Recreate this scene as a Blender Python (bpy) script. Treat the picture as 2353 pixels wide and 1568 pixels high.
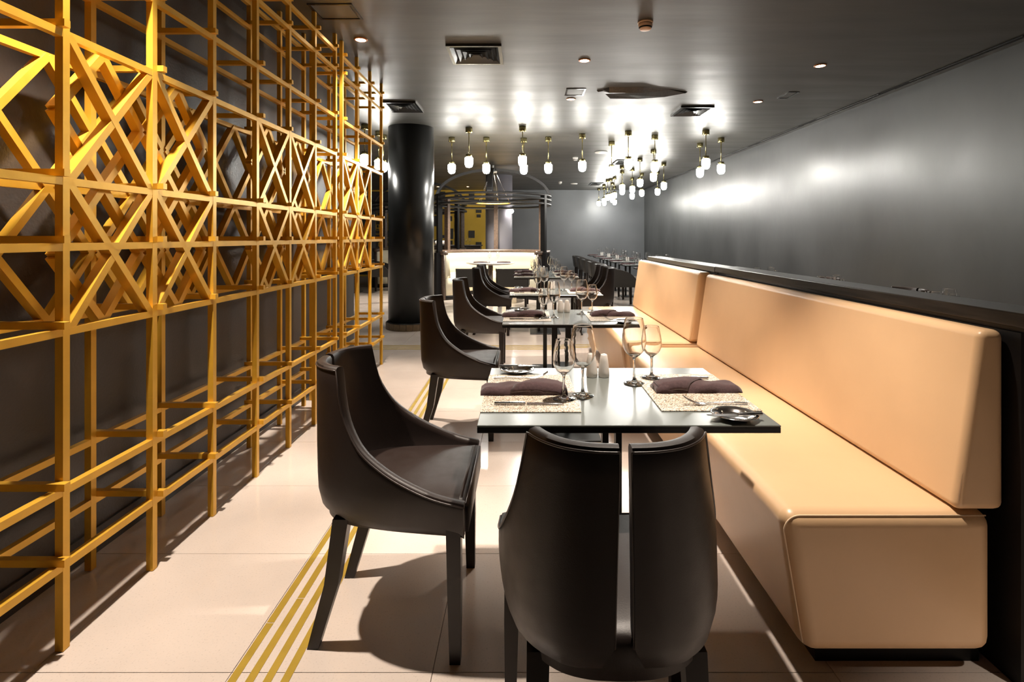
import bpy, bmesh, math, random
from mathutils import Vector, Matrix
random.seed(7)
PI = math.pi
sc = bpy.context.scene
for o in list(bpy.data.objects):
    bpy.data.objects.remove(o)
C = sc.collection

# ------------------------------------------------------------------ camera, world, exposure
W_PX, H_PX = 2353, 1568
F_PX, VX, VY = 1230.0, 1204.0, 545.0        # focal length and vanishing point in photo pixels
H = 1.27                                     # eye height (m)
cam_d = bpy.data.cameras.new('camera')
cam = bpy.data.objects.new('camera', cam_d)
C.objects.link(cam)
cam.location = (0, 0, H)
cam.rotation_euler = (PI / 2, 0, 0)
cam_d.sensor_width = 36.0
cam_d.lens = F_PX / W_PX * 36.0
cam_d.shift_x = (W_PX / 2 - VX) / W_PX
cam_d.shift_y = (VY - H_PX / 2) / W_PX
cam_d.clip_start = 0.02
sc.camera = cam

world = bpy.data.worlds.new('world')
sc.world = world
world.use_nodes = True
world.node_tree.nodes['Background'].inputs[0].default_value = (0.5, 0.5, 0.55, 1)
world.node_tree.nodes['Background'].inputs[1].default_value = 0.02
sc.view_settings.view_transform = 'Standard'
sc.view_settings.look = 'None'
sc.view_settings.gamma = 1.0
sc.view_settings.use_curve_mapping = False
sc.view_settings.exposure = 0.12
sc.cycles.use_denoising = True
sc.cycles.sample_clamp_indirect = 6.0
sc.cycles.max_bounces = 10
sc.cycles.transmission_bounces = 10
sc.cycles.glossy_bounces = 5

SPOT_W = 330.0
PENDANT_E = 105.0
WARM = (1.0, 0.87, 0.74)

def P(x, y, z):
    """photo pixel of a point known to lie at height z -> world position"""
    s = (y - VY) / (H - z)
    return Vector(((x - VX) / s, F_PX / s, z))
CEIL = 2.80
def PC(x, y):
    return P(x, y, CEIL)

# ------------------------------------------------------------------ materials
def nm(name):
    m = bpy.data.materials.new(name)
    m.use_nodes = True
    return m, m.node_tree.nodes, m.node_tree.links, m.node_tree.nodes['Principled BSDF']

def mat(name, col, rough=0.5, metal=0.0, spec=0.5, var=0.0, vscale=8.0, bump=0.0, bscale=60.0,
        stretch=(1, 1, 1), rvar=0.0, coat=0.0, sheen=0.0):
    m, N, L, b = nm(name)
    b.inputs['Base Color'].default_value = (*col, 1)
    b.inputs['Roughness'].default_value = rough
    b.inputs['Metallic'].default_value = metal
    b.inputs['Specular IOR Level'].default_value = spec
    b.inputs['Coat Weight'].default_value = coat
    b.inputs['Sheen Weight'].default_value = sheen
    if var or bump or rvar:
        tc = N.new('ShaderNodeTexCoord')
        mp = N.new('ShaderNodeMapping')
        mp.inputs['Scale'].default_value = stretch
        L.new(tc.outputs['Object'], mp.inputs[0])
    if var:
        n = N.new('ShaderNodeTexNoise')
        n.inputs['Scale'].default_value = vscale
        n.inputs['Detail'].default_value = 6
        L.new(mp.outputs[0], n.inputs['Vector'])
        r = N.new('ShaderNodeValToRGB')
        r.color_ramp.elements[0].position = 0.3
        r.color_ramp.elements[1].position = 0.7
        r.color_ramp.elements[0].color = (*[c * (1 - var) for c in col], 1)
        r.color_ramp.elements[1].color = (*[min(1, c * (1 + var)) for c in col], 1)
        L.new(n.outputs[0], r.inputs[0])
        L.new(r.outputs[0], b.inputs['Base Color'])
    if rvar:
        n2 = N.new('ShaderNodeTexNoise')
        n2.inputs['Scale'].default_value = vscale * 0.7
        n2.inputs['Detail'].default_value = 5
        L.new(mp.outputs[0], n2.inputs['Vector'])
        mr = N.new('ShaderNodeMapRange')
        mr.inputs['From Min'].default_value = 0.3
        mr.inputs['From Max'].default_value = 0.7
        mr.inputs['To Min'].default_value = max(0.02, rough - rvar)
        mr.inputs['To Max'].default_value = rough + rvar
        L.new(n2.outputs[0], mr.inputs[0])
        L.new(mr.outputs[0], b.inputs['Roughness'])
    if bump:
        n3 = N.new('ShaderNodeTexNoise')
        n3.inputs['Scale'].default_value = bscale
        n3.inputs['Detail'].default_value = 4
        L.new(mp.outputs[0], n3.inputs['Vector'])
        bp = N.new('ShaderNodeBump')
        bp.inputs['Strength'].default_value = bump
        bp.inputs['Distance'].default_value = 0.01
        L.new(n3.outputs[0], bp.inputs['Height'])
        L.new(bp.outputs[0], b.inputs['Normal'])
    return m

def emit(name, col, e):
    m, N, L, b = nm(name)
    b.inputs['Base Color'].default_value = (0.8, 0.8, 0.8, 1)
    b.inputs['Emission Color'].default_value = (*col, 1)
    b.inputs['Emission Strength'].default_value = e
    return m

def glass(name):
    m, N, L, b = nm(name)
    b.inputs['Base Color'].default_value = (1, 1, 1, 1)
    b.inputs['Roughness'].default_value = 0.0
    b.inputs['Transmission Weight'].default_value = 1.0
    b.inputs['IOR'].default_value = 1.48
    return m

def wood(name, c1, c2, rough=0.45, scale=3.0, stretch=(6, 1, 6)):
    m, N, L, b = nm(name)
    tc = N.new('ShaderNodeTexCoord')
    mp = N.new('ShaderNodeMapping')
    mp.inputs['Scale'].default_value = stretch
    L.new(tc.outputs['Object'], mp.inputs[0])
    n = N.new('ShaderNodeTexNoise')
    n.inputs['Scale'].default_value = scale
    n.inputs['Detail'].default_value = 8
    n.inputs['Distortion'].default_value = 1.5
    L.new(mp.outputs[0], n.inputs['Vector'])
    r = N.new('ShaderNodeValToRGB')
    r.color_ramp.elements[0].position = 0.35
    r.color_ramp.elements[0].color = (*c1, 1)
    r.color_ramp.elements[1].position = 0.7
    r.color_ramp.elements[1].color = (*c2, 1)
    L.new(n.outputs[0], r.inputs[0])
    L.new(r.outputs[0], b.inputs['Base Color'])
    b.inputs['Roughness'].default_value = rough
    bp = N.new('ShaderNodeBump')
    bp.inputs['Strength'].default_value = 0.15
    bp.inputs['Distance'].default_value = 0.005
    L.new(n.outputs[0], bp.inputs['Height'])
    L.new(bp.outputs[0], b.inputs['Normal'])
    return m

def tile_floor(name, col, grout=None, pitch=0.5853, off=(0, 0)):
    m = mat(name, col, rough=0.16, spec=0.5, var=0.06, vscale=3.0, rvar=0.05)
    N, L = m.node_tree.nodes, m.node_tree.links
    b = N['Principled BSDF']
    tc = N.new('ShaderNodeTexCoord')
    v = N.new('ShaderNodeTexNoise')
    v.inputs['Scale'].default_value = 160
    v.inputs['Detail'].default_value = 3
    L.new(tc.outputs['Object'], v.inputs['Vector'])
    r = N.new('ShaderNodeValToRGB')
    r.color_ramp.elements[0].position = 0.28
    r.color_ramp.elements[0].color = (0.82, 0.82, 0.82, 1)
    r.color_ramp.elements[1].position = 0.42
    r.color_ramp.elements[1].color = (1, 1, 1, 1)
    L.new(v.outputs[0], r.inputs[0])
    mx = N.new('ShaderNodeMix')
    mx.data_type = 'RGBA'
    mx.blend_type = 'MULTIPLY'
    mx.inputs[0].default_value = 1.0
    src = b.inputs['Base Color'].links[0].from_socket
    L.new(src, mx.inputs[6])
    L.new(r.outputs[0], mx.inputs[7])
    out = mx.outputs[2]
    if grout:
        geo = N.new('ShaderNodeNewGeometry')
        mp = N.new('ShaderNodeMapping')
        mp.inputs['Location'].default_value = (off[0], off[1], 0)
        L.new(geo.outputs['Position'], mp.inputs[0])
        br = N.new('ShaderNodeTexBrick')
        br.offset = 0.0
        br.inputs['Color1'].default_value = (1, 1, 1, 1)
        br.inputs['Color2'].default_value = (0.96, 0.96, 0.96, 1)
        br.inputs['Mortar'].default_value = (*grout, 1)
        br.inputs['Scale'].default_value = 1.0
        br.inputs['Mortar Size'].default_value = 0.002
        br.inputs['Brick Width'].default_value = pitch
        br.inputs['Row Height'].default_value = pitch
        L.new(mp.outputs[0], br.inputs['Vector'])
        m2 = N.new('ShaderNodeMix')
        m2.data_type = 'RGBA'
        m2.blend_type = 'MULTIPLY'
        m2.inputs[0].default_value = 1.0
        L.new(out, m2.inputs[6])
        L.new(br.outputs[0], m2.inputs[7])
        out = m2.outputs[2]
    L.new(out, b.inputs['Base Color'])
    return m

def speckle(name):
    m, N, L, b = nm(name)
    tc = N.new('ShaderNodeTexCoord')
    v = N.new('ShaderNodeTexVoronoi')
    v.inputs['Scale'].default_value = 330
    L.new(tc.outputs['Object'], v.inputs['Vector'])
    r = N.new('ShaderNodeValToRGB')
    e = r.color_ramp.elements
    e[0].position = 0.0; e[0].color = (0.10, 0.07, 0.05, 1)
    e[1].position = 1.0; e[1].color = (0.85, 0.80, 0.72, 1)
    a = e.new(0.35); a.color = (0.42, 0.30, 0.18, 1)
    a = e.new(0.6); a.color = (0.72, 0.65, 0.54, 1)
    sp = N.new('ShaderNodeSeparateColor')
    L.new(v.outputs['Color'], sp.inputs[0])
    L.new(sp.outputs[0], r.inputs[0])
    L.new(r.outputs[0], b.inputs['Base Color'])
    b.inputs['Roughness'].default_value = 0.45
    b.inputs['Metallic'].default_value = 0.15
    bp = N.new('ShaderNodeBump')
    bp.inputs['Strength'].default_value = 0.6
    bp.inputs['Distance'].default_value = 0.002
    L.new(v.outputs['Distance'], bp.inputs['Height'])
    L.new(bp.outputs[0], b.inputs['Normal'])
    return m

M = {}
M['tile'] = tile_floor('polished_stone_tile', (0.60, 0.515, 0.455))
M['far_floor'] = tile_floor('polished_stone_far', (0.60, 0.515, 0.455), grout=(0.55, 0.5, 0.45))
M['grout'] = mat('grout', (0.22, 0.17, 0.13), 0.8)
M['brass'] = mat('brass_inlay', (0.55, 0.38, 0.06), 0.35, metal=0.5, var=0.12, vscale=9)
M['ceiling'] = mat('ceiling_dark_plaster', (0.042, 0.039, 0.033), 0.46, spec=0.95, var=0.25, vscale=2.2, bump=0.10,
                   bscale=5.0, stretch=(0.5, 3.0, 1), rvar=0.05)
M['wall'] = mat('wall_charcoal_plaster', (0.050, 0.052, 0.053), 0.39, spec=0.75, var=0.22, vscale=1.6, bump=0.12, bscale=7.0,
                stretch=(1, 1, 0.6), rvar=0.06)
M['wall_slate'] = mat('wall_slate_plaster', (0.13, 0.14, 0.15), 0.45, spec=0.6, var=0.12, vscale=1.2, bump=0.08, bscale=7.0)
M['wall_brown'] = mat('wall_dark_brown', (0.045, 0.037, 0.032), 0.38, spec=0.5, var=0.15, vscale=3, bump=0.10, bscale=90)
M['gold'] = mat('gold_lacquer', (0.70, 0.39, 0.04), 0.34, metal=0.35, spec=0.5, var=0.08, vscale=12, bump=0.04, bscale=40)
M['leather'] = mat('dark_brown_leather', (0.016, 0.0095, 0.0075), 0.46, spec=0.4, bump=0.05, bscale=350, rvar=0.04, vscale=30)
M['leather_low'] = mat('charcoal_leather', (0.022, 0.019, 0.016), 0.42, spec=0.45, bump=0.05, bscale=350)
M['piping'] = mat('leather_piping', (0.030, 0.020, 0.017), 0.35, spec=0.6)
M['leg'] = mat('dark_stained_leg', (0.012, 0.007, 0.005), 0.38, spec=0.4, var=0.2, vscale=20)
M['cream'] = mat('cream_leather', (0.70, 0.46, 0.26), 0.36, spec=0.5, var=0.03, vscale=5, bump=0.05, bscale=18)
M['cream_pale'] = mat('pale_cream_leather', (0.78, 0.70, 0.52), 0.42, spec=0.45)
M['thread'] = mat('tan_thread', (0.75, 0.55, 0.36), 0.6)
M['black'] = mat('matt_black', (0.006, 0.005, 0.005), 0.5, spec=0.3)
M['black_wood'] = wood('black_brown_wood', (0.010, 0.008, 0.007), (0.032, 0.026, 0.021), 0.30, 4.0, (8, 0.6, 8))
M['booth_wood'] = wood('dark_walnut', (0.05, 0.03, 0.02), (0.13, 0.085, 0.06), 0.4, 5.0, (4, 4, 10))
M['table'] = mat('black_laminate_painted_sheen', (0.15, 0.165, 0.155), 0.22, spec=1.0)  # grey base stands in for ceiling light mirrored on a dark top
M['table_edge'] = mat('table_edge_black', (0.006, 0.006, 0.006), 0.3)
M['steel_black'] = mat('black_powder_steel', (0.010, 0.010, 0.010), 0.35, metal=0.3)
M['steel'] = mat('polished_steel', (0.72, 0.70, 0.68), 0.12, metal=1.0)
M['cutlery'] = mat('cutlery_steel', (0.55, 0.53, 0.52), 0.18, metal=1.0)
M['mat'] = speckle('speckled_woven_mat')
M['napkin'] = mat('aubergine_linen', (0.075, 0.042, 0.044), 0.85, spec=0.15, var=0.2, vscale=120, bump=0.3, bscale=500, sheen=0.3)
M['glass'] = glass('clear_glass')
M['ceramic'] = mat('white_ceramic', (0.80, 0.75, 0.70), 0.22, spec=0.5)
M['bulb'] = emit('opal_glass_lit', (1.0, 0.97, 0.90), PENDANT_E)
M['pbrass'] = mat('pendant_brass', (0.36, 0.31, 0.14), 0.25, metal=1.0)
M['lens'] = emit('downlight_lens', (1.0, 0.78, 0.52), 40.0)
M['dl_trim'] = mat('downlight_copper_trim', (0.45, 0.16, 0.04), 0.4, metal=0.4)
M['vent'] = mat('vent_black', (0.012, 0.012, 0.012), 0.22, spec=0.7)
M['vent_edge'] = mat('vent_dark_metal', (0.05, 0.05, 0.05), 0.18, metal=0.6)
M['void'] = mat('dark_void', (0.003, 0.003, 0.003), 0.9)
M['white_plastic'] = mat('white_plastic', (0.72, 0.70, 0.66), 0.4)
M['beige_plastic'] = mat('beige_plastic', (0.62, 0.42, 0.30), 0.45)
M['column'] = mat('column_black_lacquer', (0.016, 0.017, 0.017), 0.28, spec=0.6, var=0.2, vscale=3)
M['column_grey'] = mat('column_lavender_grey', (0.23, 0.22, 0.25), 0.38, spec=0.5)
M['skirt'] = mat('skirting_tile_brown', (0.22, 0.165, 0.10), 0.4, var=0.15, vscale=20)
M['goldwall'] = mat('gold_wallpaper', (0.72, 0.47, 0.06), 0.42, metal=0.2, var=0.06, vscale=2)
M['darkpanel'] = mat('dark_wall_panel', (0.045, 0.042, 0.038), 0.4)
M['arch'] = mat('arch_black_metal', (0.022, 0.021, 0.021), 0.33, spec=0.6)
M['globe'] = emit('wall_globe_lit', (1.0, 0.93, 0.88), 60.0)
M['stripe_dark'] = mat('cushion_grey', (0.30, 0.28, 0.27), 0.8)

# ------------------------------------------------------------------ mesh helpers
class MB:
    def __init__(s):
        s.v, s.f, s.sm = [], [], []
    def add(s, vs, fs, smooth=False):
        o = len(s.v)
        s.v += [tuple(p) for p in vs]
        s.f += [tuple(i + o for i in f) for f in fs]
        s.sm += [smooth] * len(fs)
        return s
    def box(s, c, d):
        x, y, z = c
        a, b, e = d[0] / 2, d[1] / 2, d[2] / 2
        vs = [(x + i * a, y + j * b, z + k * e) for k in (-1, 1) for j in (-1, 1) for i in (-1, 1)]
        return s.add(vs, [(0, 2, 3, 1), (4, 5, 7, 6), (0, 1, 5, 4), (2, 6, 7, 3), (0, 4, 6, 2), (1, 3, 7, 5)])
    def bar(s, p0, p1, w, h, up=(0, 0, 1)):
        p0, p1 = Vector(p0), Vector(p1)
        d = (p1 - p0).normalized()
        u = Vector(up)
        if abs(d.dot(u)) > 0.99:
            u = Vector((1, 0, 0))
        r = d.cross(u).normalized() * (w / 2)
        t = r.cross(d).normalized() * (h / 2)
        vs = []
        for p in (p0, p1):
            vs += [p - r - t, p + r - t, p + r + t, p - r + t]
        return s.add(vs, [(0, 3, 2, 1), (4, 5, 6, 7), (0, 1, 5, 4), (1, 2, 6, 5), (2, 3, 7, 6), (3, 0, 4, 7)])
    def prism(s, poly, axis, a, b):
        """poly of 2D points extruded along axis from a to b"""
        def to(p, t):
            return {'x': (t, p[0], p[1]), 'y': (p[0], t, p[1]), 'z': (p[0], p[1], t)}[axis]
        n = len(poly)
        vs = [to(p, a) for p in poly] + [to(p, b) for p in poly]
        fs = [tuple(range(n))[::-1], tuple(range(n, 2 * n))]
        fs += [(i, (i + 1) % n, n + (i + 1) % n, n + i) for i in range(n)]
        return s.add(vs, fs)
    def lathe(s, prof, n=24, c=(0, 0, 0), smooth=True):
        vs, fs = [], []
        for r, z in prof:
            for k in range(n):
                a = 2 * PI * k / n
                vs.append((c[0] + r * math.cos(a), c[1] + r * math.sin(a), c[2] + z))
        m = len(prof)
        for i in range(m - 1):
            for k in range(n):
                k2 = (k + 1) % n
                fs.append((i * n + k, i * n + k2, (i + 1) * n + k2, (i + 1) * n + k))
        s.add(vs, fs, smooth)
        o = len(s.v) - len(vs)
        if prof[0][0] > 1e-6:
            s.f.append(tuple(o + k for k in range(n))[::-1]); s.sm.append(False)
        if prof[-1][0] > 1e-6:
            s.f.append(tuple(o + (m - 1) * n + k for k in range(n))); s.sm.append(False)
        return s
    def tube(s, path, r, n=6, closed=False):
        path = [Vector(p) for p in path]
        m = len(path)
        vs, fs = [], []
        prev = None
        for i, p in enumerate(path):
            a = path[(i - 1) % m] if (closed or i > 0) else p
            b = path[(i + 1) % m] if (closed or i < m - 1) else p
            d = (b - a).normalized()
            if prev is None:
                u = Vector((0, 0, 1)) if abs(d.z) < 0.9 else Vector((1, 0, 0))
                prev = d.cross(u).normalized()
            x = (prev - d * prev.dot(d)).normalized()
            prev = x
            y = d.cross(x)
            for k in range(n):
                t = 2 * PI * k / n
                vs.append(p + (x * math.cos(t) + y * math.sin(t)) * r)
        for i in range(m if closed else m - 1):
            j = (i + 1) % m
            for k in range(n):
                k2 = (k + 1) % n
                fs.append((i * n + k, i * n + k2, j * n + k2, j * n + k))
        if not closed:
            fs += [tuple(range(n))[::-1], tuple((m - 1) * n + k for k in range(n))]
        return s.add(vs, fs, True)
    def arc(s, prof, a0, a1, n=32, c=(0, 0), full=False, smooth=True):
        """profile of (r, z) swept about the vertical axis through c; angle from +Y, clockwise"""
        m = len(prof)
        vs, fs = [], []
        cnt = n if full else n + 1
        for i in range(cnt):
            a = a0 + (a1 - a0) * i / n
            for r, z in prof:
                vs.append((c[0] + r * math.sin(a), c[1] + r * math.cos(a), z))
        for i in range(n):
            j = (i + 1) % cnt
            for k in range(m):
                k2 = (k + 1) % m
                fs.append((i * m + k, i * m + k2, j * m + k2, j * m + k))
        if not full:
            fs += [tuple(range(m)), tuple((cnt - 1) * m + k for k in range(m))[::-1]]
        return s.add(vs, fs, smooth)
    def mesh(s, name='m'):
        me = bpy.data.meshes.new(name)
        me.from_pydata(s.v, [], s.f)
        me.polygons.foreach_set('use_smooth', s.sm)
        me.validate()
        bm = bmesh.new(); bm.from_mesh(me)
        bmesh.ops.recalc_face_normals(bm, faces=bm.faces)
        bm.to_mesh(me); bm.free()
        me.update()
        return me

def rbox(size, bev=0.01, seg=3, c=(0, 0, 0), fn=None, cuts=0):
    bm = bmesh.new()
    bmesh.ops.create_cube(bm, size=1.0)
    for v in bm.verts:
        v.co = Vector((v.co.x * size[0] + c[0], v.co.y * size[1] + c[1], v.co.z * size[2] + c[2]))
    if fn:
        for v in bm.verts:
            v.co = fn(v.co)
    if cuts:
        bmesh.ops.subdivide_edges(bm, edges=[e for e in bm.edges], cuts=cuts, use_grid_fill=True)
        ed = [e for e in bm.edges if len(e.link_faces) == 2 and e.calc_face_angle(0) > 0.5]
    else:
        ed = list(bm.edges)
    if bev > 0:
        bmesh.ops.bevel(bm, geom=ed, offset=bev, segments=seg, profile=0.5, affect='EDGES', clamp_overlap=True)
    bmesh.ops.recalc_face_normals(bm, faces=bm.faces)
    me = bpy.data.meshes.new('rbox')
    bm.to_mesh(me); bm.free()
    me.polygons.foreach_set('use_smooth', [True] * len(me.polygons))
    try:
        me.set_sharp_from_angle(angle=math.radians(40 if seg > 2 else 20))
        me['wn'] = 1 if seg > 2 else 0
    except Exception:
        pass
    return me

def obj(name, me, m, parent=None, loc=(0, 0, 0), rot=(0, 0, 0)):
    if isinstance(me, MB):
        me = me.mesh(name)
    if m is not None and len(me.materials) == 0:
        me.materials.append(M[m] if isinstance(m, str) else m)
    o = bpy.data.objects.new(name, me)
    C.objects.link(o)
    if parent:
        o.parent = parent
    o.location = loc
    o.rotation_euler = rot
    if me.get('wn'):
        w = o.modifiers.new('weighted_normal', 'WEIGHTED_NORMAL')
        w.keep_sharp = True
    return o

def tag(o, label=None, cat=None, group=None, kind=None):
    for k, v in (('label', label), ('category', cat), ('group', group), ('kind', kind)):
        if v:
            o[k] = v
    return o

def thing(name, label, cat, loc=(0, 0, 0), rz=0, group=None):
    o = bpy.data.objects.new(name, None)
    o.empty_display_size = 0.1
    C.objects.link(o)
    o.location = loc
    o.rotation_euler = (0, 0, rz)
    return tag(o, label, cat, group)

KIDS = {}
def dup(root, loc, rz=None, label=None, group=None):
    def cp(o, parent):
        c = o.copy()
        C.objects.link(c)
        if parent:
            c.parent = parent
        for ch in kids(o):
            cp(ch, c)
        return c
    def kids(o):
        if o not in KIDS:
            KIDS[o] = list(o.children)
        return KIDS[o]
    r = cp(root, None)
    r.location = loc
    if rz is not None:
        r.rotation_euler = (0, 0, rz)
    if label:
        r['label'] = label
    if group:
        r['group'] = group
    return r

def struct(name, me, m, label, cat, loc=(0, 0, 0)):
    return tag(obj(name, me, m, None, loc), label, cat, None, 'structure')

# ------------------------------------------------------------------ the room
XR, YB, XL, XLL, YF, YEND = 3.91, 17.4, -1.73, -7.0, -4.0, 5.45
PITCH = 0.5853
Y0T, X0T = 1.5605 - 3 * PITCH, -0.852 - 2 * PITCH

fl = struct('floor', MB().box(((XLL + XR) / 2, (YF + YB) / 2, -0.056), (XR - XLL, YB - YF, 0.1)), 'grout',
            'polished beige stone floor with fine joints and brass inlay lines', 'floor')
tile_me = rbox((PITCH - 0.002, PITCH - 0.002, 0.008), 0.0006, 1, (0, 0, -0.004))
tile_me.materials.append(M['tile'])
YT_END = Y0T + 17 * PITCH
for j in range(17):
    for i in range(-5, 9):
        cx, cy = X0T + (i + 0.5) * PITCH, Y0T + (j + 0.5) * PITCH
        if cx + PITCH / 2 < XL and cy < YEND - 0.3:
            continue
        if cx > XR or (cx > 1.6 and cy < 5.5):
            continue
        o = obj('tile', tile_me, None, fl, (cx, cy, 0), (0, 0, 0))
xa, xb = X0T - 5 * PITCH, X0T + 9 * PITCH
far = MB()
far.box(((XLL + XR) / 2, (YT_END + YB) / 2, -0.003), (XR - XLL, YB - YT_END, 0.006))
far.box(((XLL + xa) / 2, (YEND + YT_END) / 2 - 0.2, -0.003), (xa - XLL, YT_END - YEND + 0.4, 0.006))
far.box(((XL + XR) / 2, (YF + Y0T) / 2, -0.003), (XR - XL, Y0T - YF, 0.006))
far.box(((1.6 + XR) / 2 + 0.15, (Y0T + 5.5) / 2, -0.003), (XR - 1.6 - 0.3, 5.5 - Y0T, 0.006))
tag(obj('floor_field', far, 'far_floor', fl), kind='structure')

# brass inlay: four lines along the aisle, four across it
for k in range(4):
    cx = -0.8345 + k * 0.0505
    y = -0.6 + 0.12 * k
    while y < 6.28:
        y2 = min(y + 1.18, 6.05 + 0.07 * k)
        if y2 - y > 0.05:
            obj('brass_strip', MB().box((0, 0, 0.0006), (0.024, y2 - y - 0.004, 0.0012)), 'brass', fl, (cx, (y + y2) / 2, 0))
        y += 1.18
        if y2 >= 6.05 + 0.07 * k:
            break
for k in range(4):
    cy = 6.05 + 0.07 * k
    for q in range(5):
        x0 = -4.4 + q * 1.2
        obj('brass_strip', MB().box((0, 0, 0.0006), (1.196, 0.026, 0.0012)), 'brass', fl, (x0 + 0.6, cy, 0))

struct('ceiling', MB().box(((XLL + XR) / 2, (YF + YB) / 2, CEIL + 0.05), (XR - XLL, YB - YF, 0.1)), 'ceiling',
       'dark brushed plaster ceiling reflecting the pendant lamps', 'ceiling')
struct('wall_right', MB().box((XR + 0.05, (YF + YB) / 2, CEIL / 2), (0.1, YB - YF, CEIL)), 'wall',
       'long charcoal plaster wall behind the bench divider', 'wall')
struct('wall_back', MB().box(((XR - 1.25) / 2, YB + 0.05, CEIL / 2), (XR + 1.25, 0.1, CEIL)), 'wall_slate',
       'slate grey plaster wall at the far end of the room', 'wall')
wl = struct('wall_left', MB().box((XL - 0.06, (YF + YEND) / 2, CEIL / 2), (0.12, YEND - YF, CEIL)), 'wall_brown',
            'dark brown wall close behind the gold lattice screen', 'wall')
obj('skirting', MB().box((XL + 0.006, (YF + YEND) / 2, 0.05), (0.012, YEND - YF, 0.10)), 'wall_brown', wl)
struct('wall_front', MB().box(((XL + XR) / 2, YF - 0.05, CEIL / 2), (XR - XL, 0.1, CEIL)), 'wall', 'plain charcoal wall behind the viewer', 'wall')
struct('wall_side', MB().box((XLL - 0.05, (YEND + YB) / 2, CEIL / 2), (0.1, YB - YEND, CEIL)), 'wall', 'dark wall of the side dining area', 'wall')
struct('wall_return', MB().box(((XLL + XL) / 2, YEND - 0.1, CEIL / 2), (XL - XLL - 0.02, 0.1, CEIL)), 'wall', 'dark return wall behind the lattice wall', 'wall')

# patterned gold wall at the back left: gold ground with raised dark panels and gold-lined dark bays
gw = struct('wall_gold', MB().box(((-7.0 - 1.25) / 2, YB + 0.05, CEIL / 2), (5.75, 0.1, CEIL)), 'goldwall',
            'gold wall covered with dark rectangles behind the round booth', 'wall')
rnd = random.Random(11)
panel_cache = {}
x = -3.45
while x < -1.3:
    wcol = rnd.choice((0.16, 0.22, 0.3))
    z = 0.7 + rnd.random() * 0.2
    while z < 2.62:
        hh = rnd.choice((0.1, 0.16, 0.24, 0.34))
        if rnd.random() < 0.4:
            ww = wcol * rnd.choice((0.8, 0.9, 1.15))
            key = (round(ww, 3), hh)
            if key not in panel_cache:
                panel_cache[key] = MB().box((0, 0, 0), (ww, 0.02, hh)).mesh('dark_panel')
            if x + wcol / 2 + ww / 2 < -1.27 and z + hh < 2.75:
                obj('dark_panel', panel_cache[key], 'darkpanel', gw, (x + wcol / 2, YB - 0.01, z + hh / 2))
        z += hh + rnd.choice((0.03, 0.05, 0.12))
    x += wcol + 0.04
# dark field with thin gold outlines further left
obj('dark_panel', MB().box((0, 0, 0), (3.2, 0.012, 2.7)), 'darkpanel', gw, (-5.1, YB - 0.006, 1.4))
for k in range(26):
    bx0, bz0 = -5.6 + 1.9 * rnd.random(), 0.5 + 1.7 * rnd.random()
    ww, hh = rnd.choice((0.15, 0.25, 0.4)), rnd.choice((0.12, 0.2, 0.3))
    fm = MB()
    for c, d in (((0, 0, hh / 2), (ww, 0.01, 0.015)), ((0, 0, -hh / 2), (ww, 0.01, 0.015)),
                 ((-ww / 2, 0, 0), (0.015, 0.01, hh)), ((ww / 2, 0, 0), (0.015, 0.01, hh))):
        fm.box(c, d)
    obj('gold_outline', fm, 'goldwall', gw, (bx0, YB - 0.017, bz0))

# ceiling edge slot along the right wall
tr = struct('trim_1', MB().box((XR - 0.115, (2.2 + YB) / 2, CEIL - 0.004), (0.03, YB - 2.2, 0.008)), 'void',
            'black linear air slot along the ceiling edge', 'air slot')
for k in range(9):
    y0 = 2.4 + k * 1.65
    obj('slot_blade', MB().box((0, 0, 0), (0.007, 1.2, 0.006)), 'vent_edge', tr, (XR - 0.135, y0 + 0.6, CEIL - 0.008))
    obj('slot_blade', MB().box((0, 0, 0), (0.004, 1.5, 0.006)), 'vent_edge', tr, (XR - 0.097, y0 + 0.7, CEIL - 0.008))

# ------------------------------------------------------------------ downlights
def downlight(loc, label, power=SPOT_W, seen=True):
    t = thing('downlight', label, 'downlight', loc, 0, 'recessed warm downlights')
    obj('trim_ring', MB().lathe([(0.052, 0.0), (0.052, -0.006), (0.041, -0.010), (0.040, -0.004), (0.040, 0.0)], 20), 'dl_trim', t)
    obj('lens', MB().lathe([(0.0399, -0.002), (0.0399, -0.0065), (0.0, -0.0068)], 20), 'lens', t)
    ld = bpy.data.lights.new('downlight_lamp', 'SPOT')
    ld.energy = power
    ld.color = WARM
    ld.spot_size = math.radians(64)
    ld.spot_blend = 0.6
    ld.shadow_soft_size = 0.03
    lo = bpy.data.objects.new('downlight_lamp', ld)
    C.objects.link(lo)
    lo.parent = t
    lo.location = (0, 0, -0.03)
    return t

def dl_px(x, y, label, power=SPOT_W):
    p = PC(x, y)
    return downlight((p.x, p.y, CEIL), label, power)
dl_px(829, 90, 'warm recessed downlight on the ceiling beside the lattice screen', SPOT_W * 1.3)
dl_px(1343, 138, 'warm recessed downlight between the large vent and the smoke detector')
dl_px(1312, 227, 'warm recessed downlight just beyond the small white ceiling hatch')
dl_px(1885, 150, 'rightmost warm recessed downlight in the dark ceiling corner')
dl_px(1742, 233, 'warm recessed downlight beside the black ceiling hatch on the right')
downlight((-1.285, 1.72, CEIL), 'warm downlight above the nearest lattice bays, out of frame', SPOT_W * 1.3)
downlight((0.51, 1.9, CEIL), 'warm downlight above the front dining tables, out of frame')
downlight((0.51, 3.25, CEIL), 'added warm downlight above the second dining table, out of frame', SPOT_W * 0.6)  # added to even out the middle of the bench and the second table
downlight((2.05, 0.3, CEIL), 'warm downlight behind the viewer on the right', SPOT_W * 0.9)
downlight((2.62, 2.9, CEIL), 'warm downlight above the hidden table row, out of frame', SPOT_W * 0.3)

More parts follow.
